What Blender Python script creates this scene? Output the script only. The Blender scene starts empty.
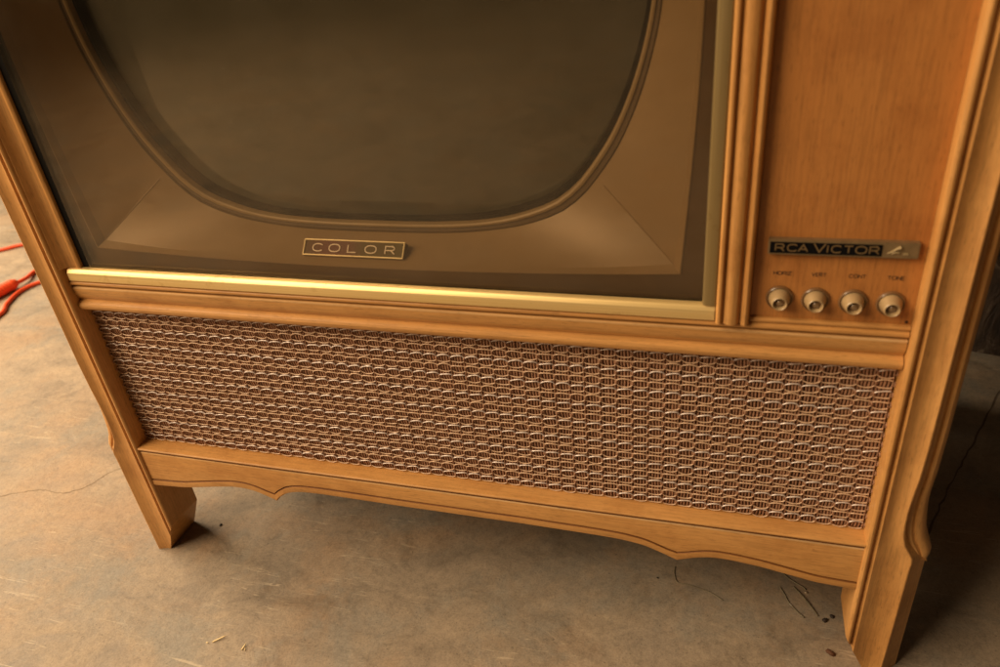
import bpy, bmesh, math, random
from mathutils import Vector, Matrix
random.seed(7)
scene = bpy.context.scene
COL = scene.collection
FZ = 0.02                       # floor height
R = math.radians

# ------------------------------------------------------------------ helpers
def link(name, me, mats, parent=None, smooth=40):
    o = bpy.data.objects.new(name, me)
    COL.objects.link(o)
    for m in (mats if isinstance(mats, (list, tuple)) else [mats]):
        me.materials.append(m)
    if smooth:
        for p in me.polygons: p.use_smooth = True
        me.set_sharp_from_angle(angle=R(smooth))
    if parent:
        o.parent = parent
        o.matrix_parent_inverse = parent.matrix_world.inverted() if parent.type != 'EMPTY' else Matrix.Translation(-parent.location)
    return o

def tag(o, label=None, cat=None, group=None, kind=None):
    if label: o['label'] = label
    if cat: o['category'] = cat
    if group: o['group'] = group
    if kind: o['kind'] = kind
    return o

class MB:
    def __init__(s): s.v = []; s.f = []; s.m = []
    def face(s, idx, mi=0): s.f.append(idx); s.m.append(mi)
    def loft(s, secs, closed=True, caps=True, mi=0, loop=False, strips=None):
        n = len(secs[0]); b = len(s.v)
        for sec in secs: s.v.extend([tuple(p) for p in sec])
        k = len(secs)
        for i in range(k if loop else k-1):
            a = b+i*n; c = b+((i+1) % k)*n
            for j in range(n if closed else n-1):
                j2 = (j+1) % n
                s.face((a+j, a+j2, c+j2, c+j), strips.get(j, mi) if strips else mi)
        if caps and closed and not loop:
            s.face(tuple(b+j for j in reversed(range(n))), mi)
            s.face(tuple(b+(k-1)*n+j for j in range(n)), mi)
    def box(s, lo, hi, mi=0, bev=0.0):
        bm = bmesh.new()
        bmesh.ops.create_cube(bm, size=1)
        for v in bm.verts:
            v.co = Vector([lo[i]+(hi[i]-lo[i])*(v.co[i]+.5) for i in range(3)])
        if bev: bmesh.ops.bevel(bm, geom=bm.edges[:], offset=bev, segments=2, affect='EDGES', profile=.5)
        s.addbm(bm, mi); bm.free()
    def addbm(s, bm, mi=0, M=None):
        b = len(s.v); bm.verts.index_update()
        for v in bm.verts: s.v.append(tuple((M @ v.co) if M else v.co))
        for f in bm.faces: s.face(tuple(b+v.index for v in f.verts), mi)
    def tube(s, pts, r, seg=6, mi=0, caps=True):
        pts = [Vector(p) for p in pts]
        t0 = (pts[1]-pts[0]).normalized()
        up = Vector((0, 0, 1)) if abs(t0.z) < .9 else Vector((1, 0, 0))
        n = (up-up.dot(t0)*t0).normalized(); secs = []
        for i, p in enumerate(pts):
            t = (pts[min(i+1, len(pts)-1)]-pts[max(i-1, 0)]).normalized()
            n = (n-n.dot(t)*t).normalized(); bn = t.cross(n)
            rr = r[i] if isinstance(r, (list, tuple)) else r
            secs.append([p+rr*(math.cos(2*math.pi*k/seg)*n+math.sin(2*math.pi*k/seg)*bn) for k in range(seg)])
        s.loft(secs, caps=caps, mi=mi)
    def lathe(s, prof, M, seg=32, mi=0):
        # prof: (radius, height along -Y)
        secs = []
        for (r, h) in prof:
            secs.append([M @ Vector((r*math.cos(2*math.pi*k/seg), -h, r*math.sin(2*math.pi*k/seg))) for k in range(seg)])
        s.loft(secs, mi=mi)
    def build(s, name, mats, parent=None, smooth=40, fix=True):
        me = bpy.data.meshes.new(name)
        me.from_pydata(s.v, [], s.f)
        me.polygons.foreach_set('material_index', s.m)
        if fix:
            bm = bmesh.new(); bm.from_mesh(me)
            bmesh.ops.recalc_face_normals(bm, faces=bm.faces[:])
            bm.to_mesh(me); bm.free()
        me.update()
        return link(name, me, mats, parent, smooth)

def catmull(P, n=8):
    P = [Vector(p) for p in P]; out = []
    for i in range(len(P)-1):
        a = P[max(i-1, 0)]; b = P[i]; c = P[i+1]; d = P[min(i+2, len(P)-1)]
        for k in range(n):
            t = k/n
            out.append(.5*((2*b)+(c-a)*t+(2*a-5*b+4*c-d)*t*t+(3*b-a-3*c+d)*t**3))
    out.append(P[-1]); return out

def lerp(tab, x):
    if x <= tab[0][0]: return tab[0][1]
    for (a, b), (c, d) in zip(tab, tab[1:]):
        if x <= c: return b+(d-b)*(x-a)/(c-a)
    return tab[-1][1]

# ------------------------------------------------------------------ materials
def nodemat(name):
    m = bpy.data.materials.new(name); m.use_nodes = True
    nt = m.node_tree; b = nt.nodes['Principled BSDF']
    return m, nt, b
def N(nt, t, **k):
    n = nt.nodes.new(t)
    for a, v in k.items(): setattr(n, a, v)
    return n
def noise(nt, vec, scale, detail=4, rough=.55, dist=0):
    n = N(nt, 'ShaderNodeTexNoise'); n.inputs['Scale'].default_value = scale
    n.inputs['Detail'].default_value = detail; n.inputs['Roughness'].default_value = rough
    n.inputs['Distortion'].default_value = dist
    nt.links.new(vec, n.inputs['Vector']); return n.outputs['Fac']
def mapping(nt, vec, sc=(1, 1, 1), rot=(0, 0, 0), loc=(0, 0, 0)):
    n = N(nt, 'ShaderNodeMapping'); n.inputs['Scale'].default_value = sc
    n.inputs['Rotation'].default_value = rot; n.inputs['Location'].default_value = loc
    nt.links.new(vec, n.inputs['Vector']); return n.outputs['Vector']
def ramp(nt, fac, stops):
    n = N(nt, 'ShaderNodeValToRGB'); e = n.color_ramp.elements
    while len(e) < len(stops): e.new(.5)
    for el, (p, c) in zip(e, stops):
        el.position = p; el.color = (c[0], c[1], c[2], 1) if isinstance(c, (tuple, list)) else (c, c, c, 1)
    nt.links.new(fac, n.inputs['Fac']); return n.outputs['Color']
def mix(nt, fac, a, b, mode='MIX'):
    n = N(nt, 'ShaderNodeMix', data_type='RGBA', blend_type=mode)
    for sock, v in ((n.inputs[0], fac), (n.inputs[6], a), (n.inputs[7], b)):
        if isinstance(v, (int, float)): sock.default_value = v
        elif isinstance(v, tuple): sock.default_value = (v[0], v[1], v[2], 1)
        else: nt.links.new(v, sock)
    return n.outputs[2]
def bump(nt, h, strength, dist, b, prev=None):
    n = N(nt, 'ShaderNodeBump'); n.inputs['Strength'].default_value = strength
    n.inputs['Distance'].default_value = dist
    nt.links.new(h, n.inputs['Height'])
    if prev: nt.links.new(prev, n.inputs['Normal'])
    nt.links.new(n.outputs['Normal'], b.inputs['Normal']); return n.outputs['Normal']
def objco(nt): return N(nt, 'ShaderNodeTexCoord').outputs['Object']

def wood(name, axis, base=(.560, .282, .086), dark=(.44, .198, .050), light=(.66, .362, .132), rough=.36, fig=1.0):
    m, nt, b = nodemat(name); co = objco(nt)
    def st(a, s): return tuple(s if i != axis else a for i in range(3))
    figv = noise(nt, mapping(nt, co, st(1.6, 14)), 1, 4, .6, .6)
    c = ramp(nt, figv, [(.32, dark), (.5, base), (.68, light)])
    c = mix(nt, .45*fig, (base[0], base[1], base[2]), c)
    gr = noise(nt, mapping(nt, co, st(22, 420)), 1, 3, .6)
    g = ramp(nt, gr, [(.34, .70), (.50, 1.0), (.66, 1.16)])
    c = mix(nt, .5, c, g, 'MULTIPLY')
    fl = noise(nt, mapping(nt, co, st(110, 1000)), 1, 1, .5)
    f = ramp(nt, fl, [(.30, .55), (.40, 1.0)])
    c = mix(nt, .5, c, f, 'MULTIPLY')
    # handling grime and worn spots with shapes of their own
    gm = noise(nt, co, 9, 6, .7)
    gq = ramp(nt, gm, [(.36, (.66, .54, .42)), (.50, (1, 1, 1))])
    c = mix(nt, .45, c, gq, 'MULTIPLY')
    sp = noise(nt, co, 160, 2, .5)
    sq = ramp(nt, sp, [(.18, (.5, .36, .25)), (.22, (1, 1, 1))])
    c = mix(nt, .8, c, sq, 'MULTIPLY')
    nt.links.new(c, b.inputs['Base Color'])
    r = ramp(nt, gm, [(.3, rough+.16), (.65, rough)])
    nt.links.new(r, b.inputs['Roughness'])
    b.inputs['Coat Weight'].default_value = .12; b.inputs['Coat Roughness'].default_value = .25; b.inputs['Specular IOR Level'].default_value = .4
    p = bump(nt, gr, .12, .0006, b)
    bump(nt, noise(nt, co, 35, 3, .5), .08, .002, b, p)
    return m

def plain(name, col, rough=.4, metal=0, var=.12, scale=60, bmp=0, coat=0, spec=.5):
    m, nt, b = nodemat(name); b.inputs['Specular IOR Level'].default_value = spec; co = objco(nt)
    n = noise(nt, co, scale, 4, .6)
    c = ramp(nt, n, [(.3, tuple(x*(1-var) for x in col)), (.7, tuple(min(1, x*(1+var)) for x in col))])
    nt.links.new(c, b.inputs['Base Color'])
    rr = ramp(nt, noise(nt, co, scale*.3, 3, .6), [(.3, max(.02, rough-.06)), (.7, rough+.08)])
    nt.links.new(rr, b.inputs['Roughness'])
    b.inputs['Metallic'].default_value = metal
    b.inputs['Coat Weight'].default_value = coat
    if bmp: bump(nt, n, .3, bmp, b)
    return m

W_V = wood('wood_vertical', 2)
W_H = wood('wood_lengthwise', 0, fig=.9)
W_Y = wood('wood_depthwise', 1)
W_P = wood('veneer_panel', 2, base=(.48, .198, .050), dark=(.43, .165, .040), light=(.53, .238, .068), rough=.42, fig=1.2)
M_GROOVE = wood('shaded_groove_wood', 2, base=(.20, .075, .018), dark=(.15, .05, .012), light=(.24, .10, .03), rough=.5)
M_GROOVE_H = wood('shaded_groove_wood_lengthwise', 0, base=(.20, .075, .018), dark=(.15, .05, .012), light=(.24, .10, .03), rough=.5)  # dark groove stain that also paints in the shadow of the grooves
W_WORN = wood('worn_edge_wood', 0, base=(.66, .40, .17), dark=(.54, .28, .085), light=(.80, .58, .34), rough=.5)
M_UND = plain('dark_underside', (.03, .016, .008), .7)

# brass: brushed along its length
def brass(name, axis, k=1.0):
    m, nt, b = nodemat(name); co = objco(nt)
    sc = [900, 900, 900]; sc[axis] = 6
    n = noise(nt, mapping(nt, co, tuple(sc)), 1, 3, .6)
    c = ramp(nt, n, [(.3, (.78*k, .56*k, .225*k)), (.7, (.90*k, .67*k, .31*k))])
    t = noise(nt, co, 45, 5, .7)
    tq = ramp(nt, t, [(.28, (.50, .36, .2)), (.42, (1, 1, 1))])
    c = mix(nt, .5, c, tq, 'MULTIPLY')
    nt.links.new(c, b.inputs['Base Color'])
    b.inputs['Metallic'].default_value = .55
    nt.links.new(ramp(nt, n, [(.3, .34), (.7, .44)]), b.inputs['Roughness'])
    bump(nt, n, .08, .0003, b)
    return m
BR_H = brass('brushed_brass_lengthwise', 0)
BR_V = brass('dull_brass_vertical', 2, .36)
M_GOLD = plain('gilt_edge', (.86, .68, .36), .4, .2, .06)
M_SILV = plain('tarnished_silver_plate', (.27, .19, .098), .45, .5, .15, 150)
M_BLACK = plain('black_enamel', (.004, .004, .005), .6, 0, .2, spec=.1)
M_CREAM = plain('cream_lettering', (.92, .74, .54), .45, 0, .05)
M_LET = plain('bronze_lettering', (.21, .135, .060), .4, .3, .05)
M_INK = plain('printed_ink', (.045, .018, .008), .6, 0, .1)
M_PLATE = None
def badgemat():
    m, nt, b = nodemat('badge_enamel'); co = objco(nt)
    s = N(nt, 'ShaderNodeSeparateXYZ'); nt.links.new(co, s.inputs[0])
    r = N(nt, 'ShaderNodeMapRange'); r.inputs[1].default_value = .27; r.inputs[2].default_value = .38
    nt.links.new(s.outputs[0], r.inputs[0])
    c = ramp(nt, r.outputs[0], [(0, (.13, .085, .04)), (.22, (.17, .070, .052)), (.45, (.17, .075, .050)), (.58, (.13, .092, .040)), (1, (.12, .09, .035))])
    nt.links.new(c, b.inputs['Base Color']); b.inputs['Roughness'].default_value = .7; b.inputs['Specular IOR Level'].default_value = .2
    return m
M_BADGE = badgemat()
M_MASK = plain('tan_satin_mask', (.275, .172, .078), .48, .1, .03, 8)
M_BORDER = plain('dark_tan_border', (.095, .050, .019), .42, .1, .05, 8)
M_RING = plain('bronze_ring', (.115, .068, .030), .5, .1, .05, 20)
M_RINGL = plain('light_bronze_lip', (.30, .20, .095), .5, .1, .05, 20)
M_GAP = plain('black_gap', (.006, .005, .004), .8, spec=.1)
M_CRT = plain('grey_green_phosphor_tube', (.080, .075, .055), .10, 0, .05, 3, coat=1)
M_KNOB = plain('beige_knob_plastic', (.44, .31, .16), .28, 0, .08, 80, coat=.4)
M_KFL = plain('brown_knob_flange', (.20, .105, .042), .3, 0, .08, 80, coat=.4)
M_KIN = plain('brown_knob_bore', (.22, .13, .065), .3, 0, .1, 80)
M_KTIP = plain('glossy_shaft_tip', (.24, .15, .075), .12, .1, .05, 80, coat=1)

def glassmat():
    m = bpy.data.materials.new('tinted_safety_glass'); m.use_nodes = True; nt = m.node_tree
    nt.nodes.remove(nt.nodes['Principled BSDF']); out = nt.nodes['Material Output']
    t = N(nt, 'ShaderNodeBsdfTransparent'); t.inputs[0].default_value = (.88, .85, .79, 1)
    g = N(nt, 'ShaderNodeBsdfGlossy'); g.inputs['Roughness'].default_value = .03; g.inputs['Color'].default_value = (1, .90, .76, 1)
    # Schlick reflectance, the same on both faces of the thin sheet
    ge = N(nt, 'ShaderNodeNewGeometry'); dt = N(nt, 'ShaderNodeVectorMath', operation='DOT_PRODUCT')
    nt.links.new(ge.outputs['Normal'], dt.inputs[0]); nt.links.new(ge.outputs['Incoming'], dt.inputs[1])
    def mth(op, a, b=None):
        q = N(nt, 'ShaderNodeMath', operation=op, use_clamp=op == 'SUBTRACT')
        for i, v in enumerate((a, b)):
            if v is None: continue
            if isinstance(v, (int, float)): q.inputs[i].default_value = v
            else: nt.links.new(v, q.inputs[i])
        return q.outputs[0]
    ab = mth('ABSOLUTE', dt.outputs['Value']); om = mth('SUBTRACT', 1.0, ab)
    fac = mth('ADD', mth('MULTIPLY', mth('POWER', om, 5.0), .955), .045)
    mx = N(nt, 'ShaderNodeMixShader')
    nt.links.new(fac, mx.inputs[0]); nt.links.new(t.outputs[0], mx.inputs[1]); nt.links.new(g.outputs[0], mx.inputs[2])
    # thin film of dust and a few specks, seen as slightly milky patches
    d = N(nt, 'ShaderNodeBsdfDiffuse'); d.inputs[0].default_value = (.62, .52, .38, 1)
    co = objco(nt)
    n1 = noise(nt, co, 7, 4, .6); n2 = noise(nt, co, 130, 2, .5)
    q1 = ramp(nt, n1, [(.35, .005), (.7, .03)]); q2 = ramp(nt, n2, [(.79, 0.0), (.81, .4)])
    ad = mix(nt, 1.0, q1, q2, 'ADD')
    m2 = N(nt, 'ShaderNodeMixShader')
    nt.links.new(ad, m2.inputs[0]); nt.links.new(mx.outputs[0], m2.inputs[1]); nt.links.new(d.outputs[0], m2.inputs[2])
    nt.links.new(m2.outputs[0], out.inputs[0])
    return m
M_GLASS = glassmat()

def floormat():
    m, nt, b = nodemat('worn_concrete'); co = objco(nt)
    big = noise(nt, co, 2.6, 6, .62, .5)
    c = ramp(nt, big, [(.30, (.200, .162, .122)), (.46, (.272, .217, .158)), (.60, (.330, .262, .188)), (.75, (.310, .253, .192))])
    med = noise(nt, mapping(nt, co, (1, 1.5, 1), (0, 0, .5), (3, 1, 0)), 11, 6, .68, .8)
    c = mix(nt, .75, c, ramp(nt, med, [(.32, (.48, .45, .42)), (.46, (.86, .84, .82)), (.62, (1.14, 1.10, 1.05))]), 'MULTIPLY')
    # rusty brown stains
    st = noise(nt, mapping(nt, co, (1, 1, 1), (0, 0, 0), (5, 2, 0)), 5.5, 5, .65, .3)
    c = mix(nt, ramp(nt, st, [(.50, 0), (.66, .55)]), c, (.34, .215, .12))
    # grey worn patches
    gy = noise(nt, mapping(nt, co, (1, 1, 1), (0, 0, 0), (9, 7, 0)), 7, 6, .7, .4)
    c = mix(nt, ramp(nt, gy, [(.50, 0), (.64, .7)]), c, (.225, .205, .17))
    fine = noise(nt, co, 120, 5, .75)
    c = mix(nt, .55, c, ramp(nt, fine, [(.36, .72), (.5, 1), (.64, 1.14)]), 'MULTIPLY')
    gt = noise(nt, co, 520, 3, .7)
    c = mix(nt, .4, c, ramp(nt, gt, [(.36, .62), (.5, 1), (.66, 1.25)]), 'MULTIPLY')
    pit = noise(nt, co, 260, 2, .5)
    c = mix(nt, .7, c, ramp(nt, pit, [(.24, .45), (.31, 1)]), 'MULTIPLY')
    # scuffs: thin pale scratches in several directions
    msk = ramp(nt, noise(nt, mapping(nt, co, (1, 1, 1), (0, 0, 0), (2, 8, 0)), 4, 3, .5), [(.46, 0), (.58, 1)])
    for k, (ang, s, lo) in enumerate(((.5, 14, .665), (-.3, 11, .67), (1.2, 17, .675))):
        w = noise(nt, mapping(nt, co, (s, s*16, 1), (0, 0, ang), (k*3.1, k, 0)), 1, 4, .62, 1.3)
        q = ramp(nt, w, [(lo-.03, 0.0), (lo+.03, .55)])
        q = mix(nt, 1.0, q, msk, 'MULTIPLY')
        c = mix(nt, q, c, (.55, .45, .32))
    nt.links.new(c, b.inputs['Base Color'])
    nt.links.new(ramp(nt, med, [(.3, .52), (.7, .78)]), b.inputs['Roughness'])
    p = bump(nt, fine, .35, .0012, b)
    bump(nt, med, .3, .004, b, p)
    return m
M_FLOOR = floormat()
def wallmat():
    m, nt, b = nodemat('peeling_dark_wall'); co = objco(nt)
    n = noise(nt, co, 9, 8, .75, 1.2)
    c = ramp(nt, n, [(.42, (.035, .022, .014)), (.55, (.09, .055, .034)), (.64, (.30, .23, .16)), (.72, (.14, .09, .055))])
    nt.links.new(c, b.inputs['Base Color']); b.inputs['Roughness'].default_value = .85
    bump(nt, n, .9, .02, b); return m
M_WALL = wallmat()

# ================================================================== TELEVISION
TV = bpy.data.objects.new('television_console', None); COL.objects.link(TV)
TV.location = (.4, .25, FZ); TV.empty_display_size = .1
tag(TV, 'vintage console television in blond wood with a brass trimmed screen and woven speaker grille', 'television')
TOP = .985; DEPTH = .50

# ---- corner posts that run down into the legs --------------------------------
OE = [(.02, .0395), (.100, .0402), (.175, .0405), (.186, .0412), (.191, .0400), (.197, .0365), (.205, .0322), (.215, .0296),
      (.228, .0282), (.245, .0278), (.262, .0286), (.285, .0302), (.32, .0312), (1.0, .0312)]
OC = [(.02, .0545), (.178, .0545), (.186, .0530), (.192, .0460), (.199, .0385), (.208, .0335), (.220, .0305), (.245, .0290), (.285, .0312), (.32, .0322), (1, .0322)]
YC = [(.02, .0150), (.178, .0150), (.190, .0110), (.205, .0065), (1, .0060)]
def post_section(z, sgn, X0, back):
    oe = lerp(OE, z); oc = lerp(OC, z); yc = lerp(YC, z)
    P = [(0, back), (0, .0022), (.0004, .0008), (.0014, -.0003), (.0029, -.0008), (.0044, -.0004), (.0056, .0012),
         (.0065, .0040), (.0075, .0042), (.0084, .0018), (.0097, .0003)]
    for k in range(1, 8):
        t = k/8; o = .0095+(oe-.0016-.0095)*t
        P.append((o, .0002+.0036*math.sin(math.pi*t)))
    P += [(oe-.0016, .0002), (oe-.0005, .0006), (oe, .0018), (oc, yc), (oc, yc+.004), (oc, back)]
    return [(X0+sgn*o, y, z) for o, y in P]
ZS = [.02, .026, .034, .042, .05, .056, .060, .064, .067, .070, .075, .10, .14, .165, .175, .180, .184, .188, .191, .194, .197, .201, .205, .210, .215, .221,
      .228, .236, .245, .254, .262, .273, .285, .302, .32, .4, .5, .6, .7, .8, .9, TOP-.02]
for sgn, X0 in ((-1, 0.0), (1, .8)):
    m = MB(); m.loft([post_section(z, sgn, X0, .054) for z in ZS], strips=None)
    lg = m.build('leg', [W_V, M_GROOVE], TV, 0)
    bm = bmesh.new(); bm.from_mesh(lg.data)          # slanting cut at the foot of the inner corner
    nn = Vector((-sgn*.050, -.0020, -.0225)).normalized()
    r_ = bmesh.ops.bisect_plane(bm, geom=bm.verts[:]+bm.edges[:]+bm.faces[:], dist=1e-6, plane_co=Vector((X0, 0, .0700)), plane_no=nn, clear_outer=True)
    bmesh.ops.holes_fill(bm, edges=[e for e in bm.edges if e.is_boundary])
    bmesh.ops.recalc_face_normals(bm, faces=bm.faces[:]); bm.to_mesh(lg.data); bm.free()
    for p_ in lg.data.polygons: p_.use_smooth = True
    lg.data.set_sharp_from_angle(angle=R(30))
# rear legs, plain tapered
for X0, sgn in ((0, -1), (.8, 1)):
    m = MB()
    m.loft([[(X0+sgn*a, DEPTH-.055, z), (X0+sgn*.05, DEPTH-.055, z), (X0+sgn*.05, DEPTH, z), (X0+sgn*a, DEPTH, z)] for z, a in ((.02, .02), (.07, 0), (.3, 0))])
    m.build('leg', W_V, TV, 35)

# ---- outer corner moulding, curling in at the bottom --------------------------
def mould_section(z, sgn, X0):
    oe = lerp(OE, z)+.0002
    W = lerp([(.180, .0150), (.186, .0165), (.200, .0200), (.225, .0195), (.26, .0165), (.32, .0155), (1, .0155)], z)/.0155
    P = [(0, .050), (0, .0105), (.0008, .0088), (.0026, .0078), (.0046, .0080), (.0056, .0100), (.0066, .0106), (.0078, .0092), (.0100, .0094), (.0125, .0116), (.0145, .0150),
         (.0155, .0190), (.0155, .050)]
    return [(X0+sgn*(oe+o*W), y, z) for o, y in P]
for sgn, X0 in ((-1, 0.0), (1, .8)):
    zs = [.1795, .182, .186]+[z for z in ZS if z > .187]
    def sec(z):
        s = mould_section(max(z, .186), sgn, X0)
        if z < .186:                       # cusp at the lower tip
            t = (.186-z)/.0065
            s = [(X0+sgn*((abs(x-X0))*(1-t)+t*.0550), y*(1-.25*t)+.25*t*.02, z) for x, y, _ in s]
        return s
    m = MB(); m.loft([sec(z) for z in zs]); m.build('corner_moulding', W_V, TV, 35)

# ---- side panels, top, back, bottom -------------------------------------------
for X0, sgn in ((0, -1), (.8, 1)):
    a, b = sorted((X0+sgn*.028, X0+sgn*.0435))
    m = MB(); m.box((a, .0505, .205), (b, DEPTH-.001, TOP-.02), bev=.001); m.build('side_panel', W_V, TV)
for sgn, X0 in ((-1, 0.0), (1, .8)):
    m = MB(); secs = []
    for i in range(41):
        y = .056+(DEPTH-.056-.057)*i/40; t = i/40
        zb = .150+.020*math.exp(-((t-.12)/.07)**2)-.008*math.exp(-((t-.22)/.02)**2)+.022*math.sin(math.pi*min(1, max(0, (t-.22)/.56)))**.6-.008*math.exp(-((t-.78)/.02)**2)+.020*math.exp(-((t-.88)/.07)**2)
        secs.append([(X0+sgn*.030, y, .2045), (X0+sgn*.0430, y, .2045), (X0+sgn*.0430, y, zb), (X0+sgn*.030, y, zb)])
    m.loft(secs); m.build('side_apron', W_Y, TV, 30)
m = MB(); m.box((-.062, -.012, TOP-.0195), (.862, DEPTH+.004, TOP+.004), bev=.005); m.build('top_board', W_H, TV)
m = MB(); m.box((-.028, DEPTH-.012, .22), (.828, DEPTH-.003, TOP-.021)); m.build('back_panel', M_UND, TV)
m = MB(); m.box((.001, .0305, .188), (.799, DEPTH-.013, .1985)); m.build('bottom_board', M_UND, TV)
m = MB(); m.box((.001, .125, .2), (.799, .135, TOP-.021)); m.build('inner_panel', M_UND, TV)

# ---- scalloped apron -----------------------------------------------------------
AP = [(0, .1392), (.0105, .1400), (.0458, .1425), (.0756, .1482), (.100, .1530), (.1200, .1561), (.1360, .1560), (.1500, .1532), (.1640, .1478), (.1735, .1428),
      (.1735, .1428), (.1790, .1492), (.1870, .1560), (.1965, .1603), (.210, .1632), (.235, .1643), (.2733, .1641), (.3338, .1632), (.4042, .1632), (.4709, .1630), (.5349, .1618), (.560, .1612), (.5802, .1600),
      (.6011, .1562), (.6171, .1496), (.6332, .1420), (.6332, .1420), (.6455, .1472), (.6578, .1512), (.6698, .1532), (.6850, .1528), (.7124, .1496), (.7294, .1462), (.7648, .1392), (.7969, .1376), (.80, .1376)]
def apron_z(x): return lerp(AP, x)
def tipness(x):
    return max(0, 1-min(abs(x-.1735), abs(x-.6332))/.010)
xs = sorted(set([.8*i/400 for i in range(401)]+[.1735, .6332]))
secs = []
# slight smoothing of the poly-line except at the tips
def smz(x):
    if tipness(x) > 0.3: return apron_z(x)
    w = .006; s = 0
    for k in range(-3, 4): s += apron_z(min(.8, max(0, x+k*w/3)))
    return s/7
for x in xs:
    b = smz(x); s = b+.0098+.0016*tipness(x)
    secs.append([(x, .030, .2000), (x, .0180, .2000), (x, .0030, .2000), (x, .0012, .1996), (x, .0004, .1986), (x, .0006, .1974), (x, .0026, .1964), (x, .0052, .1957),
                 (x, .0052, .1940), (x, .0030, .1930), (x, .0024, .1916), (x, .0024, s+.0009), (x, .0048, s+.0004), (x, .0048, s-.0005), (x, .0020, s-.0014),
                 (x, .0016, b+.0022), (x, .0022, b+.0006), (x, .0036, b), (x, .0180, b), (x, .030, b+.001)])
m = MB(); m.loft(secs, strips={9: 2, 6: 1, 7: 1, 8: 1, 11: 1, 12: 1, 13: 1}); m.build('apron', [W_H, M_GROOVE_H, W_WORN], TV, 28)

# ---- rail between grille and screen ---------------------------------------------
RP = [(.030, .4245), (.0096, .4245), (.0080, .4240), (.0068, .4228), (.0066, .4212), (.0074, .4198), (.0094, .4190), (.0118, .4184), (.0118, .4175), (.0090, .4170), (.0075, .4163),
      (.0076, .4150), (.0078, .4112), (.0082, .4080), (.0092, .4050), (.0106, .4024), (.0120, .4008), (.0118, .3997), (.0088, .3986), (.0068, .3972), (.0058, .3950), (.0060, .3925),
      (.0074, .3900), (.0100, .3882), (.0135, .3862), (.0180, .3838), (.0215, .3826), (.030, .3826)]
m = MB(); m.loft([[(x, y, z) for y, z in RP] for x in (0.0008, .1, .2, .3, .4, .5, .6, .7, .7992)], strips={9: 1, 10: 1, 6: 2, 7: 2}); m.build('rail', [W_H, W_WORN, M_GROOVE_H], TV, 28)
m = MB(); m.loft([[(x, y, 2*.6895-z) for y, z in RP] for x in (0.0008, .4, .7992)]); m.build('rail', W_H, TV, 28)
m = MB(); m.box((.001, .008, .997-.005), (.799, .03, TOP-.020)) if False else None

# ---- brass trim --------------------------------------------------------------------
def trim_h(z0, z1, name='brass_trim'):
    P = [(.0130, z0), (.0068, z0), (.0058, z0+.0006), (.0055, z0+.002), (.0055, z1-.0046), (.0058, z1-.0040), (.0076, z1-.0012), (.0082, z1-.0006), (.0094, z1), (.0130, z1)]
    m = MB(); m.loft([[(x, y, z) for y, z in P] for x in (.0046, .0052, .3, .6540, .6548)])
    return m.build(name, BR_H, TV, 30)
trim_h(.4252, .4388)
P2 = [(.6552, .020), (.6552, .0062), (.6548, .0056), (.6540, .0054), (.6462, .0060), (.6452, .0066), (.6446, .0080), (.6444, .020)]
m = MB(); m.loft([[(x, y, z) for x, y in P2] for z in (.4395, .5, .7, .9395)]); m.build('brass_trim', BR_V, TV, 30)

# ---- wooden strip left of the glass, reeded divider right of it ---------------------
P3 = [(.0002, .030), (.0002, .0024), (.0010, .0024), (.0036, .0062), (.0066, .0096), (.0100, .0112), (.0150, .0116), (.0158, .0101), (.0178, .0095), (.0197, .0101), (.0206, .0110), (.0208, .030)]
m = MB(); m.loft([[(x, y, z) for x, y in P3] for z in (.4396, .6, .8, .9392)]); m.build('inner_strip', W_V, TV, 28)
m = MB(); m.box((.0006, .0100, .4246), (.0205, .030, .4394)); m.build('filler_block', W_V, TV)
P4 = [(.6556, .030), (.6556, .0048), (.6562, .0030), (.6574, .0018), (.6590, .0018), (.6602, .0032), (.6608, .0060), (.6616, .0062), (.6622, .0040), (.6640, .0022), (.6665, .0014), (.6692, .0014),
      (.6716, .0024), (.6732, .0044), (.6738, .0064), (.6748, .0064), (.6754, .0040), (.6766, .0022), (.6784, .0016), (.6800, .0024), (.6812, .0046), (.6818, .0080), (.6822, .030)]
m = MB(); m.loft([[(x, y, z) for x, y in P4] for z in (.4248, .6, .8, .9540)]); m.build('divider_post', W_V, TV, 28)

# ---- control panel -----------------------------------------------------------------
CP = MB(); CP.box((.6824, .0120, .4248), (.7998, .024, .9540)); cp = CP.build('control_panel', W_P, TV)
m = MB(); m.loft([[(x, y, z) for y, z in [(.0118, .4248), (.0100, .4248), (.0086, .4256), (.0084, .4272), (.0096, .4286), (.0118, .4290)]] for x in (.6824, .74, .7996)])
m.build('ledge_bead', W_H, TV, 28)
m = MB(); m.lathe([(0.0, .0007), (.0010, .0006), (.0013, 0), (.0013, -.001)], Matrix.Translation((.7962, .0118, .4312)), 12); m.build('screw', M_INK, cp)

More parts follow.
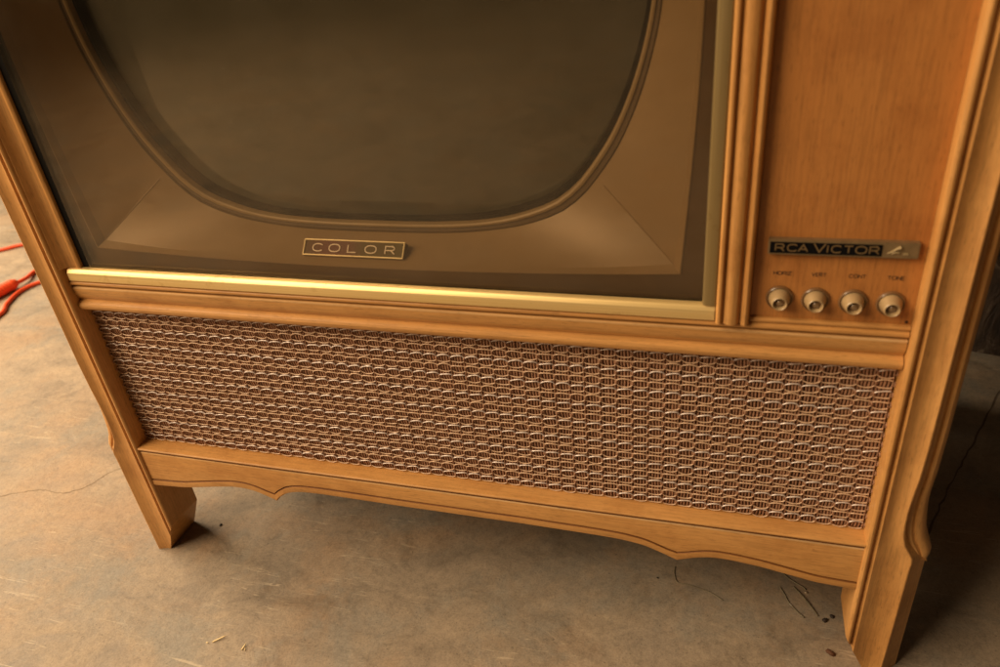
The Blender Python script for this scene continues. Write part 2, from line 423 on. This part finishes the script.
# ---- letters as monoline strokes ------------------------------------------------------
def arc(cx, cy, rx, ry, a0, a1, n=18, p=2.4):
    out = []
    for i in range(n+1):
        a = R(a0+(a1-a0)*i/n); c, s_ = math.cos(a), math.sin(a)
        k = (abs(c)**p+abs(s_)**p)**(-1/p)
        out.append((cx+rx*c*k, cy+ry*s_*k))
    return out
def glyph(ch):     # (advance width, strokes) in a unit-high cell
    if ch == 'C': return 1.15, [arc(.6, .5, .6, .5, 40, 320)]
    if ch == 'O': return 1.25, [arc(.62, .5, .62, .5, 0, 360, 28)]
    if ch == 'L': return 1.0, [[(0, 1), (0, 0), (.95, 0)]]
    if ch == 'R': return 1.1, [[(0, 0), (0, 1), (.72, 1)]+[(.72+.28*math.sin(t*math.pi/8), .73+.27*math.cos(t*math.pi/8)) for t in range(9)]+[(0, .46)], [(.62, .46), (1.05, 0)]]
    if ch == 'A': return 1.15, [[(0, 0), (.56, 1), (1.12, 0)], [(.22, .34), (.90, .34)]]
    if ch == 'V': return 1.15, [[(0, 1), (.56, 0), (1.12, 1)]]
    if ch == 'I': return .08, [[(.04, 0), (.04, 1)]]
    if ch == 'T': return 1.0, [[(0, 1), (1, 1)], [(.5, 1), (.5, 0)]]
    if ch == 'E': return .85, [[(.85, 1), (0, 1), (0, 0), (.85, 0)], [(0, .5), (.7, .5)]]
    if ch == 'H': return .95, [[(0, 0), (0, 1)], [(.95, 0), (.95, 1)], [(0, .5), (.95, .5)]]
    if ch == 'N': return .95, [[(0, 0), (0, 1), (.95, 0), (.95, 1)]]
    if ch == 'Z': return .95, [[(0, 1), (.95, 1), (0, 0), (.95, 0)]]
    return .5, []
def stroke(m, pts, w, h, M, closed=False):
    # flat ribbon with thickness h (towards -Y in the local frame: x right, z up)
    pts = [Vector((a, b)) for a, b in pts]; n = len(pts); L = []; Rr = []
    closed = (pts[0]-pts[-1]).length < 1e-6
    for i, p in enumerate(pts):
        if closed:
            d0 = (pts[i]-pts[i-1 if i else n-2]).normalized(); d1 = (pts[(i+1) if i < n-1 else 1]-pts[i]).normalized()
        else:
            d0 = (pts[i]-pts[i-1]).normalized() if i else (pts[1]-pts[0]).normalized()
            d1 = (pts[i+1]-pts[i]).normalized() if i < n-1 else d0
        t = (d0+d1); t = t.normalized() if t.length > 1e-6 else d0
        nn = Vector((-t.y, t.x)); k = 1/max(.45, nn.dot(Vector((-d0.y, d0.x))))
        L.append(p+nn*w/2*k); Rr.append(p-nn*w/2*k)
    secs = []
    for a, b in zip(L, Rr):
        secs.append([M @ Vector((a.x, 0, a.y)), M @ Vector((a.x, -h, a.y)), M @ Vector((b.x, -h, b.y)), M @ Vector((b.x, 0, b.y))])
    m.loft(secs)
def text_width(txt, sx, gap):
    return sum((glyph(c)[0]*sx+gap) for c in txt)-gap
def write(txt, M, h, sx, gap, w, thick, name, mat, parent, first=1.0, starts=None, smallcaps=None):
    m = MB(); x = 0; depth = 0
    for i, c in enumerate(txt):
        if c == ' ': x += gap*2.6; continue
        hh = h*(smallcaps[i] if smallcaps else 1)
        adv, ss = glyph(c)
        x0 = starts[i] if starts else x
        zoff = h-hh if False else 0
        for s_ in ss:
            depth += 1
            stroke(m, [(x0+a*sx*hh, b*hh+zoff) for a, b in s_], w*(1.12 if hh > h*1.01 else 1), thick+(depth % 5)*.000013, M)
        x += adv*sx*hh+gap
    return m.build(name, mat, parent, 30)

# COLOR badge lying on the sloping lower part of the mask
sl = R(18.8)
MBd = Matrix.Translation((.2716, .0335, .4534)) @ Matrix.Rotation(R(-44.5), 4, 'X')
# local frame: x along, z up the slope, -y out of the surface
BW, BH = .1040, .0162
m = MB(); bmb = bmesh.new()
def lbox(m, lo, hi, M, bev=0, mi=0):
    bm = bmesh.new(); bmesh.ops.create_cube(bm, size=1)
    for v in bm.verts: v.co = Vector([lo[i]+(hi[i]-lo[i])*(v.co[i]+.5) for i in range(3)])
    if bev: bmesh.ops.bevel(bm, geom=bm.edges[:], offset=bev, segments=2, affect='EDGES')
    m.addbm(bm, mi, M); bm.free()
lbox(m, (0, -.0018, 0), (BW, .0060, BH), MBd, .0004); badge = m.build('badge', M_BADGE, TV)
m = MB(); e = .0011
for lo, hi in (((0, 0), (BW, e)), ((0, BH-e), (BW, BH)), ((0, e), (e, BH-e)), ((BW-e, e), (BW, BH-e))):
    lbox(m, (lo[0], -.0030, lo[1]), (hi[0], -.0012, hi[1]), MBd, .0003)
m.build('badge_rim', M_GOLD, badge)
M2 = MBd @ Matrix.Translation((.0098, -.0018, .0044))
hL = .0072
write('COLOR', M2, hL, 1.25, 0, .00095, .0005, 'lettering', M_CREAM, badge, starts=[0, .0172, .0368, .0548, .0752])

# nameplate
NX0, NX1, NZ0, NZ1 = .6908, .7940, .4868, .4994
MN = Matrix.Translation((NX0, .012, NZ0)) @ Matrix.Rotation(R(-.2), 4, 'Y')
m = MB(); lbox(m, (0, -.0052, 0), (NX1-NX0, .001, NZ1-NZ0), MN, .0006); plate = m.build('nameplate', M_SILV, TV)
NW, NH = NX1-NX0, NZ1-NZ0
m = MB(); lbox(m, (.0012, -.0056, .0016), (.0785, -.0040, NH-.0018), MN, .0001); m.build('enamel_field', M_BLACK, plate)
M3 = MN @ Matrix.Translation((.0052, -.0056, .0036))
write('RCA VICTOR', M3, .0056, 1.04, .0012, .00088, .00022, 'lettering', M_LET, plate, smallcaps=[1, 1, 1, 1, 1.22, 1, 1, 1, 1, 1],
      starts=[0, .0086, .0162, 0, .0268, .0362, .0392, .0478, .0556, .0650])
# relief emblem: a little horn on a box
m = MB()
pts = catmull([(.0822, -.0052, .0040), (.0850, -.0056, .0058), (.0878, -.0058, .0080), (.0905, -.0060, .0096)], 5)
m.tube([MN @ p for p in pts], [.0004+.0010*(i/15)**1.5 for i in range(len(pts))], 8)
pts = catmull([(.0850, -.0054, .0040), (.0872, -.0056, .0052), (.0898, -.0056, .0050)], 5)
m.tube([MN @ p for p in pts], .0007, 8)
lbox(m, (.0925, -.0060, .0032), (.0962, -.0050, .0050), MN, .0003)
m.build('relief_emblem', plain('pale_relief_metal', (.42, .32, .17), .5, .3, .05), plate)

# knobs
for i, (kx, kz, word, ww) in enumerate(((.7030, .4471, 'HORIZ', .0128), (.7292, .4471, 'VERT', .0102), (.7562, .4471, 'CONT', .0116), (.7826, .4471, 'TONE', .0116))):
    M = Matrix.Translation((kx, .012, kz))
    m = MB(); m.lathe([(.0104, -.001), (.0106, .0006), (.0102, .0020), (.0094, .0026), (.0090, .0018), (.0086, .0016), (0, .0016)], M, 40)
    k = m.build('control_knob', M_KFL, TV, 30)
    m = MB(); m.lathe([(.0084, .0012), (.0082, .0030), (.0072, .0062), (.0062, .0095), (.0057, .0112), (.0052, .0117), (.0048, .0114), (.0045, .0100), (.0040, .0080), (0, .0080)], M, 40)
    kb = m.build('knob_barrel', M_KNOB, k, 30)
    m = MB(); m.lathe([(.0042, .0079), (.0038, .0083), (0, .0085)], M, 24); m.build('knob_bore', M_KIN, k, 30)
    m = MB()
    m.lathe([(.0028, .0080), (.0026, .0090), (.0019, .0098), (.0010, .0102), (0, .0103)], M, 20)
    m.build('shaft_tip', M_KTIP, k, 50)
    n_ = len(word); hh = .0028
    ws = text_width(word, .9*hh, .0006)
    MM = Matrix.Translation((kx+.0004-ww/2, .0120, .4672)) @ Matrix.Scale(ww/(ws), 4, (1, 0, 0))
    write(word, MM, hh, .9, .0006, .00058, .00008, 'printed_word', M_INK, cp)

# ---- screen: border sheet, mask, ring, tube, glass -------------------------------------
CX, CZ = .3335, .690
# border opening contour (quarter symmetric), offsets from centre: bottom edge bowed, side bowed
def half_pts():
    bot = []      # from bottom middle to bottom-right corner
    for i in range(17):
        t = i/16; bot.append((.2925*t, -(.2405-.0085*t*t)))
    side = []
    for i in range(1, 17):
        t = i/16; side.append((.2925+.0100*math.sin(t*math.pi/2), -.2320*(1-t)))
    return bot, side
def ring_half(tab):   # tab: list of (x,z-off) from bottom middle to side middle; resample with a split at the crease
    return tab
OUT = [(0, -.2270), (.04, -.2268), (.085, -.2252), (.125, -.2205), (.155, -.2145), (.185, -.2030), (.205, -.1880), (.2200, -.1700), (.2380, -.1430), (.2520, -.1120), (.2620, -.0820), (.2700, -.0480), (.2735, -.0180), (.2740, 0)]
INN = [(0, -.2170), (.04, -.2168), (.085, -.2150), (.120, -.2110), (.150, -.2035), (.178, -.1920), (.197, -.1770), (.2110, -.1600), (.2285, -.1330), (.2420, -.1040), (.2520, -.0750), (.2595, -.0440), (.2635, -.0150), (.2640, 0)]
def resample(tab, n1, n2, split):
    P = [Vector((a, b, 0)) for a, b in tab]
    dense = catmull(P, 10)
    k = split*10
    def rs(Q, n):
        L = [0]
        for a, b in zip(Q, Q[1:]): L.append(L[-1]+(b-a).length)
        out = []
        for i in range(n+1):
            s = L[-1]*i/n; j = 0
            while j < len(L)-2 and L[j+1] < s: j += 1
            t = (s-L[j])/max(1e-9, L[j+1]-L[j]); out.append(Q[j].lerp(Q[j+1], t))
        return out
    return [(p.x, p.y) for p in rs(dense[:k+1], n1)], [(p.x, p.y) for p in rs(dense[k:], n2)]
def full(bot, side):
    q = bot+side                                  # bottom middle -> right middle
    q4 = q[:]                                     # quadrant 4
    q1 = [(x, -z) for x, z in reversed(q[:-1])]
    q2 = [(-x, -z) for x, z in q[1:]]
    q3 = [(-x, z) for x, z in reversed(q[1:-1])]
    return q4+q1+q2+q3
bb, bs = half_pts()
B = full(bb, bs)
o1, o2 = resample(OUT, 16, 16, 7); O = full(o1, o2[1:])
i1, i2 = resample(INN, 16, 16, 7); I = full(i1, i2[1:])
O = [(p[0]+(q[0]-p[0])*.22, p[1]+(q[1]-p[1])*.22) for p, q in zip(O, I)]
def at(c, y): return [(CX+x, y, CZ+z) for x, z in c]
def blend(a, b, t): return [(p[0]+(q[0]-p[0])*t, p[1]+(q[1]-p[1])*t) for p, q in zip(a, b)]
YB, YR = .0220, .0660
# border: from outer rectangle to the opening
def rectproj(c):
    out = []
    for x, z in c:
        s = min((.3180)/max(1e-6, abs(x)), (.2545)/max(1e-6, abs(z)))
        out.append((x*s, z*s))
    return out
m = MB(); m.loft([at(rectproj(B), YB+.0), at(blend(B, O, -.02), YB), at(B, YB+.0002)], caps=False); m.build('screen_border', M_BORDER, TV, 30)
screen_mask = MB()
ss = [at(B, YB+.0030), at(B, YB-.0006), at(blend(B, O, .012), YB-.0008), at(blend(B, O, .02), YB+.0002)]
for k in range(1, 13):
    t = k/12; ss.append(at(blend(blend(B, O, .005), O, t), YB+.0022+(YR-YB-.0022)*(t**.93)))
screen_mask.loft(ss, caps=False)
for qi in (16, 48, 80, 112):
    screen_mask.tube([Vector(s_[qi])+Vector((0, -.0001, 0)) for s_ in ss[4:-1]], .00055, 5)
mask = screen_mask.build('screen_mask', M_MASK, TV, 14)
m = MB()
prof = [(0, 0), (.03, .0018), (.07, .0018), (.10, -.0003), (.16, -.0003), (.20, .0012), (.56, .0022)]
m.loft([at(blend(O, I, t), YR+d) for t, d in prof], caps=False); ring = m.build('tube_ring', M_RING, mask, 25)
m = MB(); m.loft([at(blend(O, I, t), YR+d) for t, d in ((.56, .0023), (.60, .0010), (.80, .0010), (.96, .0022), (1.0, .0050), (1.01, .012))], caps=False); m.build('ring_lip', M_RINGL, ring, 25)
m = MB(); m.loft([at(blend(O, I, t), y) for t, y in ((1.01, YR+.010), (1.04, YR+.0085), (1.42, YR+.0085), (1.50, YR+.014), (1.50, YR+.048))], caps=False); m.build('tube_gasket', M_GAP, ring)
m = MB(); m.box((.0209, .0140, .4394), (.0286, .0212, .9390)); m.build('dark_gap_strip', M_GAP, TV)  # black strip standing in for the dark gap beside the border
# picture tube: gently domed face
m = MB(); secs = []; NS = 24
for k in range(NS+1):
    t = 1-k/NS*.985; c = [(x*t*1.0, z*t*1.0) for x, z in blend(O, I, 1.0)]
    secs.append([(CX+x*1.0, YR+.0060+.95*(1-math.sqrt(max(0, 1-(x*x+z*z*1.05)/.95**2)))*.36, CZ+z*1.0) for x, z in c])
m.loft(secs, caps=False); n0 = len(m.v)-len(I); m.face(tuple(range(n0, len(m.v)))); m.build('picture_tube', M_CRT, TV, 60)
# glass sheet
m = MB(); m.box((.0290, .0135, .4300), (.6520, .0165, .9500)); m.build('safety_glass', M_GLASS, TV, 0)

# ---- woven speaker grille ---------------------------------------------------------------
g = MB()
GX0, GX1, GZ0, GZ1 = .0005, .7995, .2002, .3830
NR, NC = 17, 56
pz = (GZ1-GZ0)/NR; px = (GX1-GX0)/NC
rnd = random.Random(3)
drift = [rnd.uniform(-.05, .05) for _ in range(NR+1)]
def rowz(r, x): return GZ0+pz*(r+.5)+.00025*math.sin(x*9+r*.7)
cellx = [0]
for i in range(NC): cellx.append(cellx[-1]+1+rnd.uniform(-.05, .05))
cellx = [GX0+(GX1-GX0)*c/cellx[-1] for c in cellx]
# backing cloth
g.box((GX0, .0240, GZ0), (GX1, .0260, GZ1), 3)
# vertical ribs: five to a cell
for ci in range(NC):
    for k in range(5):
        x = cellx[ci]+(cellx[ci+1]-cellx[ci])*(k+.5)/5+rnd.uniform(-.0002, .0002)
        w = .00114+rnd.uniform(-.0001, .0001)
        pts = []
        for i in range(NR*2+1):
            z = GZ0+(GZ1-GZ0)*i/(NR*2)
            pts.append((x+.00025*math.sin(i*2.3+ci), .0212+(.0012 if i % 2 == 0 else 0)+rnd.uniform(-.0002, .0002), z))
        g.tube(pts, w, 5, 0, caps=False)
# horizontal wires: an upper and a lower one per row, pinched together between cells
for r in range(NR):
    for up in (1, -1):
        silver = (up == 1 and r % 2 == (NR-1) % 2)
        mi = 2 if silver else 1
        pts = []; rad = []
        for ci in range(NC):
            xa, xb = cellx[ci], cellx[ci+1]
            jz = rnd.uniform(-.0006, .0006); jy = rnd.uniform(-.0006, .0006)
            amp = (.0025 if up == 1 else .0025)+rnd.uniform(-.0003, .0003)
            tilt = rnd.uniform(-.0009, .0009)+(rnd.uniform(-.0002, .0016) if silver else 0)
            for k in range(8):
                t = k/8
                s = math.sin(math.pi*t)
                h = amp*(s**.5) if s > 0 else 0
                base = .0019
                tz = tilt*(t-.5)*s+(.0008*(2*t-1) if silver else 0)
                pts.append((xa+(xb-xa)*t, .0196-.0007*(s**.5 if s > 0 else 0)+jy*s, rowz(r, xa+(xb-xa)*t)+up*(base+h*.85)+jz*s+tz))
                rad.append((.00070 if silver else .00060)*(1+.16*math.sin(t*37+ci)))
        g.tube(pts, rad, 6, mi, caps=False)
# binding knots between the cells
for r in range(NR):
    for ci in range(NC+1):
        x = cellx[ci]; z = rowz(r, x)
        g.tube([(x+rnd.uniform(-.0003, .0003), .0208, z-.0023), (x, .0180+rnd.uniform(0, .0005), z-.0008), (x, .0180, z+.0008), (x+rnd.uniform(-.0003, .0003), .0208, z+.0023)], .00075, 5, 0, caps=False)
M_RIB = plain('brown_thread', (.34, .175, .100), .65, 0, .30, 300)
M_TAN = plain('tan_thread', (.66, .455, .30), .42, 0, .14, 200, coat=.2)
M_SLV = plain('silvery_thread', (.72, .63, .58), .44, .35, .12, 300)
M_BACK = plain('dark_backing_cloth', (.085, .036, .018), .8, 0, .2, 300)
g.build('speaker_grille', [M_RIB, M_TAN, M_SLV, M_BACK], TV, 60, fix=False)

# ================================================================== SETTING
m = MB(); m.face((0, 1, 2, 3)); m.v = [(-9, -9, FZ), (9, -9, FZ), (9, 9, FZ), (-9, 9, FZ)]
fl = m.build('floor', M_FLOOR, None, 0, fix=False); tag(fl, kind='structure')
m = MB()
pts = [(.80, .70), (1.05, .62), (1.8, .47), (3.4, .2)]
m.loft([[(x, y, FZ-.01), (x, y, 1.9), (x+.02, y+.15, 1.9), (x+.02, y+.15, FZ-.01)] for x, y in pts])
wl = m.build('wall', M_WALL, None, 0)
tag(wl, 'dark rough wall with peeling plaster behind the right corner of the television', 'wall')

# cracks in the concrete: thin dark channels
def crack(pts, w, name='floor_crack', mat=None):
    P = catmull([(x, y, FZ+.0004) for x, y in pts], 10); m = MB(); secs = []
    for i, p in enumerate(P):
        d = (P[min(i+1, len(P)-1)]-P[max(i-1, 0)]).normalized(); n = Vector((-d.y, d.x, 0))
        j = n*rnd.uniform(-.0012, .0012); ww = w*rnd.uniform(.4, 1.2)*min(1, i/6+.2, (len(P)-1-i)/6+.2)
        secs.append([p+j-n*ww, p+j+n*ww])
    m.loft(secs, closed=False, caps=False)
    o = m.build(name, mat, None, 0); tag(o, kind='structure'); return o
M_CRACK = plain('crack_dirt', (.25, .19, .13), .9)
M_CRACKD = plain('joint_dirt', (.11, .075, .048), .9)
crack([(-.46, -.01), (-.354, .043), (-.30, .066), (-.262, .066), (-.233, .084), (-.212, .125), (-.17, .16)], .0007, mat=M_CRACK)
crack([(.88, .12), (.9098, .197), (.95, .29), (1.0, .395), (1.0587, .522), (1.09, .60)], .0014, name='floor_joint', mat=M_CRACKD)

# ---- orange extension cord --------------------------------------------------------------
M_ORG = plain('orange_rubber', (.80, .085, .018), .45, 0, .08, 30)
cord = bpy.data.objects.new('extension_cord', None); COL.objects.link(cord); cord.location = (-.87, .63, FZ)
tag(cord, 'orange extension cord looping over the concrete at the far left edge, with a ribbed connector', 'cord')
rz = FZ+.0045
def cordpath(P, name='cable'):
    m = MB(); m.tube([Vector(p) for p in catmull(P, 10)], .0045, 10); return m.build(name, M_ORG, cord, 60)
cordpath([(-1.9, .60, rz), (-1.45, .60, rz), (-1.2, .705, rz), (-1.102, .7866, rz), (-1.062, .822, rz), (-.98, .865, rz), (-.86, .90, rz), (-.70, .88, rz), (-.62, .78, rz), (-.68, .70, rz),
          (-.80, .668, rz), (-.843, .646, rz), (-.858, .602, rz), (-.842, .548, rz), (-.819, .5066, rz), (-.83, .44, rz), (-.95, .34, rz), (-1.25, .25, rz), (-1.7, .2, rz)])
cordpath([(-.885, .620, rz+.008), (-.888, .655, rz+.004), (-.902, .690, rz), (-.895, .735, rz), (-.84, .79, rz), (-.74, .80, rz), (-.70, .86, rz), (-.72, .98, rz), (-.6, 1.2, rz)])
m = MB(); Mc = []
P = [Vector((-.905, .525, rz+.008)), Vector((-.886, .625, rz+.009))]
secs = []; d = (P[1]-P[0]); L = d.length; d.normalize(); n = Vector((-d.y, d.x, 0)); up = Vector((0, 0, 1))
for i in range(49):
    t = i/48; rr = .0125*min(1, .65+t*6, .62+(1-t)*4)
    if .08 < t < .9: rr *= 1+.05*math.sin(t*90)
    rr *= .96
    p = P[0]+d*L*t
    secs.append([p+rr*(math.cos(2*math.pi*k/16)*n*1.1+math.sin(2*math.pi*k/16)*up) for k in range(16)])
m.loft(secs); m.build('connector', M_ORG, cord, 60)

# ---- small litter on the floor -------------------------------------------------------------
M_STRAW = plain('pale_wood_splinter', (.85, .66, .34), .6, 0, .1)
def sliver(a, b, w, label, group=None):
    a = Vector(a); b = Vector(b); d = (b-a).normalized(); n = Vector((-d.y, d.x, 0)); m = MB(); secs = []
    for t, k in ((0, .25), (.12, .9), (.4, 1), (.75, .8), (1, .2)):
        p = a.lerp(b, t)+Vector((0, 0, .0004+.0012*t)); secs.append([p-n*w*k, p-n*w*k*.6+Vector((0, 0, .0009)), p+n*w*k*.6+Vector((0, 0, .0009)), p+n*w*k])
    m.loft(secs); o = m.build('wood_splinter', M_STRAW, None, 30); tag(o, label, 'splinter', group); return o
GS = 'pale splinters on the concrete in front of the television'
sliver((.1193, -.1130, FZ), (.1316, -.1025, FZ), .0009, 'longest pale wood splinter on the concrete in front of the left leg', GS)
sliver((.1598, -.1150, FZ), (.1612, -.1068, FZ), .0008, 'short pale splinter lying just right of the longest splinter', GS)
sliver((.1125, -.1150, FZ), (.1160, -.1150, FZ), .0004, 'tiny pale crumb left of the longest splinter', GS)
sliver((.1640, -.1150, FZ), (.1635, -.1120, FZ), .0005, 'tiny pale crumb beside the right end of the short splinter', GS)

M_WIRE = plain('dark_green_wire', (.20, .165, .10), .7)
def wire(P, r, name, label, cat, mat=None, parent=None):
    m = MB(); m.tube(catmull(P, 8), r, 6); o = m.build(name, mat or M_WIRE, None, 60); tag(o, label, cat); return o
h = FZ+.0010
wire([(.626, .100, h), (.6255, .092, h), (.627, .0846, h), (.6312, .0764, h), (.645, .074, h+.001), (.6679, .0692, h), (.682, .061, h)], .00045, 'bent_wire', 'thin dark bent wire on the floor under the right scallop tip of the apron', 'wire')
wire([(.700, .142, h), (.7224, .1201, h), (.740, .119, h), (.755, .106, h), (.7692, .0968, h), (.772, .0935, h)], .0006, 'bent_wire', 'dark wire in the shadow under the right end of the apron', 'wire')
M_BAND = plain('clear_plastic', (.20, .17, .11), .15, 0, .1, coat=1)
wire([(.7440, .0925, h), (.7495, .0815, h), (.7525, .0737, h), (.7580, .0660, h), (.7636, .0596, h), (.7685, .0540, h+.001)], .0006, 'plastic_strip', 'clear curved plastic strip on the floor near the right leg, left piece of two', 'strip', M_BAND)
wire([(.7585, .0960, h), (.7680, .0830, h+.001), (.7760, .0710, h+.001), (.7830, .0600, h)], .0008, 'plastic_strip', 'clear straight plastic strip on the floor near the right leg, right piece of two', 'strip', M_BAND)
# crumbs
M_CRUMB = plain('dark_debris', (.02, .012, .008), .7)
def crumb(x, y, r, label, mat=None, sx=1.0):
    bm = bmesh.new(); bmesh.ops.create_icosphere(bm, subdivisions=2, radius=r)
    for v in bm.verts: v.co *= rnd.uniform(.75, 1.2); v.co.x *= sx; v.co.z *= .7
    m = MB(); m.addbm(bm, 0, Matrix.Translation((x, y, FZ+r*.5)) @ Matrix.Rotation(rnd.uniform(0, 3), 4, 'Z')); bm.free()
    o = m.build('debris_crumb', mat or M_CRUMB, None, 60); tag(o, label, 'crumb', 'small debris on the floor'); return o
crumb(.0215, .0545, .0016, 'dark oval crumb on the floor just right of the left leg', sx=1.5)
crumb(.6075, .0790, .0010, 'dark brown crumb left of the bent wire', sx=1.5)
crumb(.772, .0905, .0017, 'shiny rounded pebble at the end of the dark wire', plain('pebble', (.32, .25, .17), .3))
crumb(.790, .056, .0026, 'dark crumb close to the inner side of the right leg', sx=1.3)
crumb(.7975, .0625, .0022, 'dark speck touching the back of the right leg', sx=1.2)
crumb(.7930, .0150, .0032, 'rusty brown crumb at the foot of the right leg', plain('rust_bit', (.09, .035, .014), .8), 1.5)

# ================================================================== CAMERA
Rr0 = ((0.95807146, 0.27084004, -0.09351338), (0.06870962, -0.53400833, -0.84268267), (-0.27816913, 0.80092495, -0.53022746))
cam = bpy.data.cameras.new('camera'); co_ = bpy.data.objects.new('camera', cam); COL.objects.link(co_)
xr, yd, zf = (Vector(v) for v in Rr0)
Mx = Matrix((xr, -yd, -zf)).transposed().to_4x4(); Mx.translation = Vector((.66426655, -.55162191, .76725892))
co_.matrix_world = Mx
cam.sensor_width = 36; cam.lens = .7761135*36; cam.clip_start = .01; cam.clip_end = 100
cam.dof.use_dof = True; cam.dof.focus_distance = .86; cam.dof.aperture_fstop = 5.6
scene.camera = co_

# ================================================================== LIGHT
def area(name, loc, target, size, power, col, sy=None):
    l = bpy.data.lights.new(name, 'AREA'); l.energy = power; l.color = col; l.size = size
    if sy: l.shape = 'RECTANGLE'; l.size_y = sy
    o = bpy.data.objects.new(name, l); COL.objects.link(o); o.location = loc
    o.rotation_euler = (Vector(target)-Vector(loc)).to_track_quat('-Z', 'Y').to_euler(); return o
area('door_light', (-2.2, .30, 1.45), (.1, .0, .2), 1.7, 108, (1, .78, .52), 1.7)
area('front_light', (-1.60, -1.65, 2.45), (.3, 0, .30), 2.0, 122, (1, .75, .48), 2.0)
w = bpy.data.worlds.new('World'); scene.world = w; w.use_nodes = True
bg = w.node_tree.nodes['Background']; bg.inputs[0].default_value = (1, .70, .42, 1); bg.inputs[1].default_value = .045
scene.view_settings.view_transform = 'Standard'; scene.view_settings.look = 'None'
scene.view_settings.exposure = 0.12; scene.view_settings.gamma = 1
scene.render.engine = 'CYCLES'
scene.render.resolution_x = 1024; scene.render.resolution_y = 683
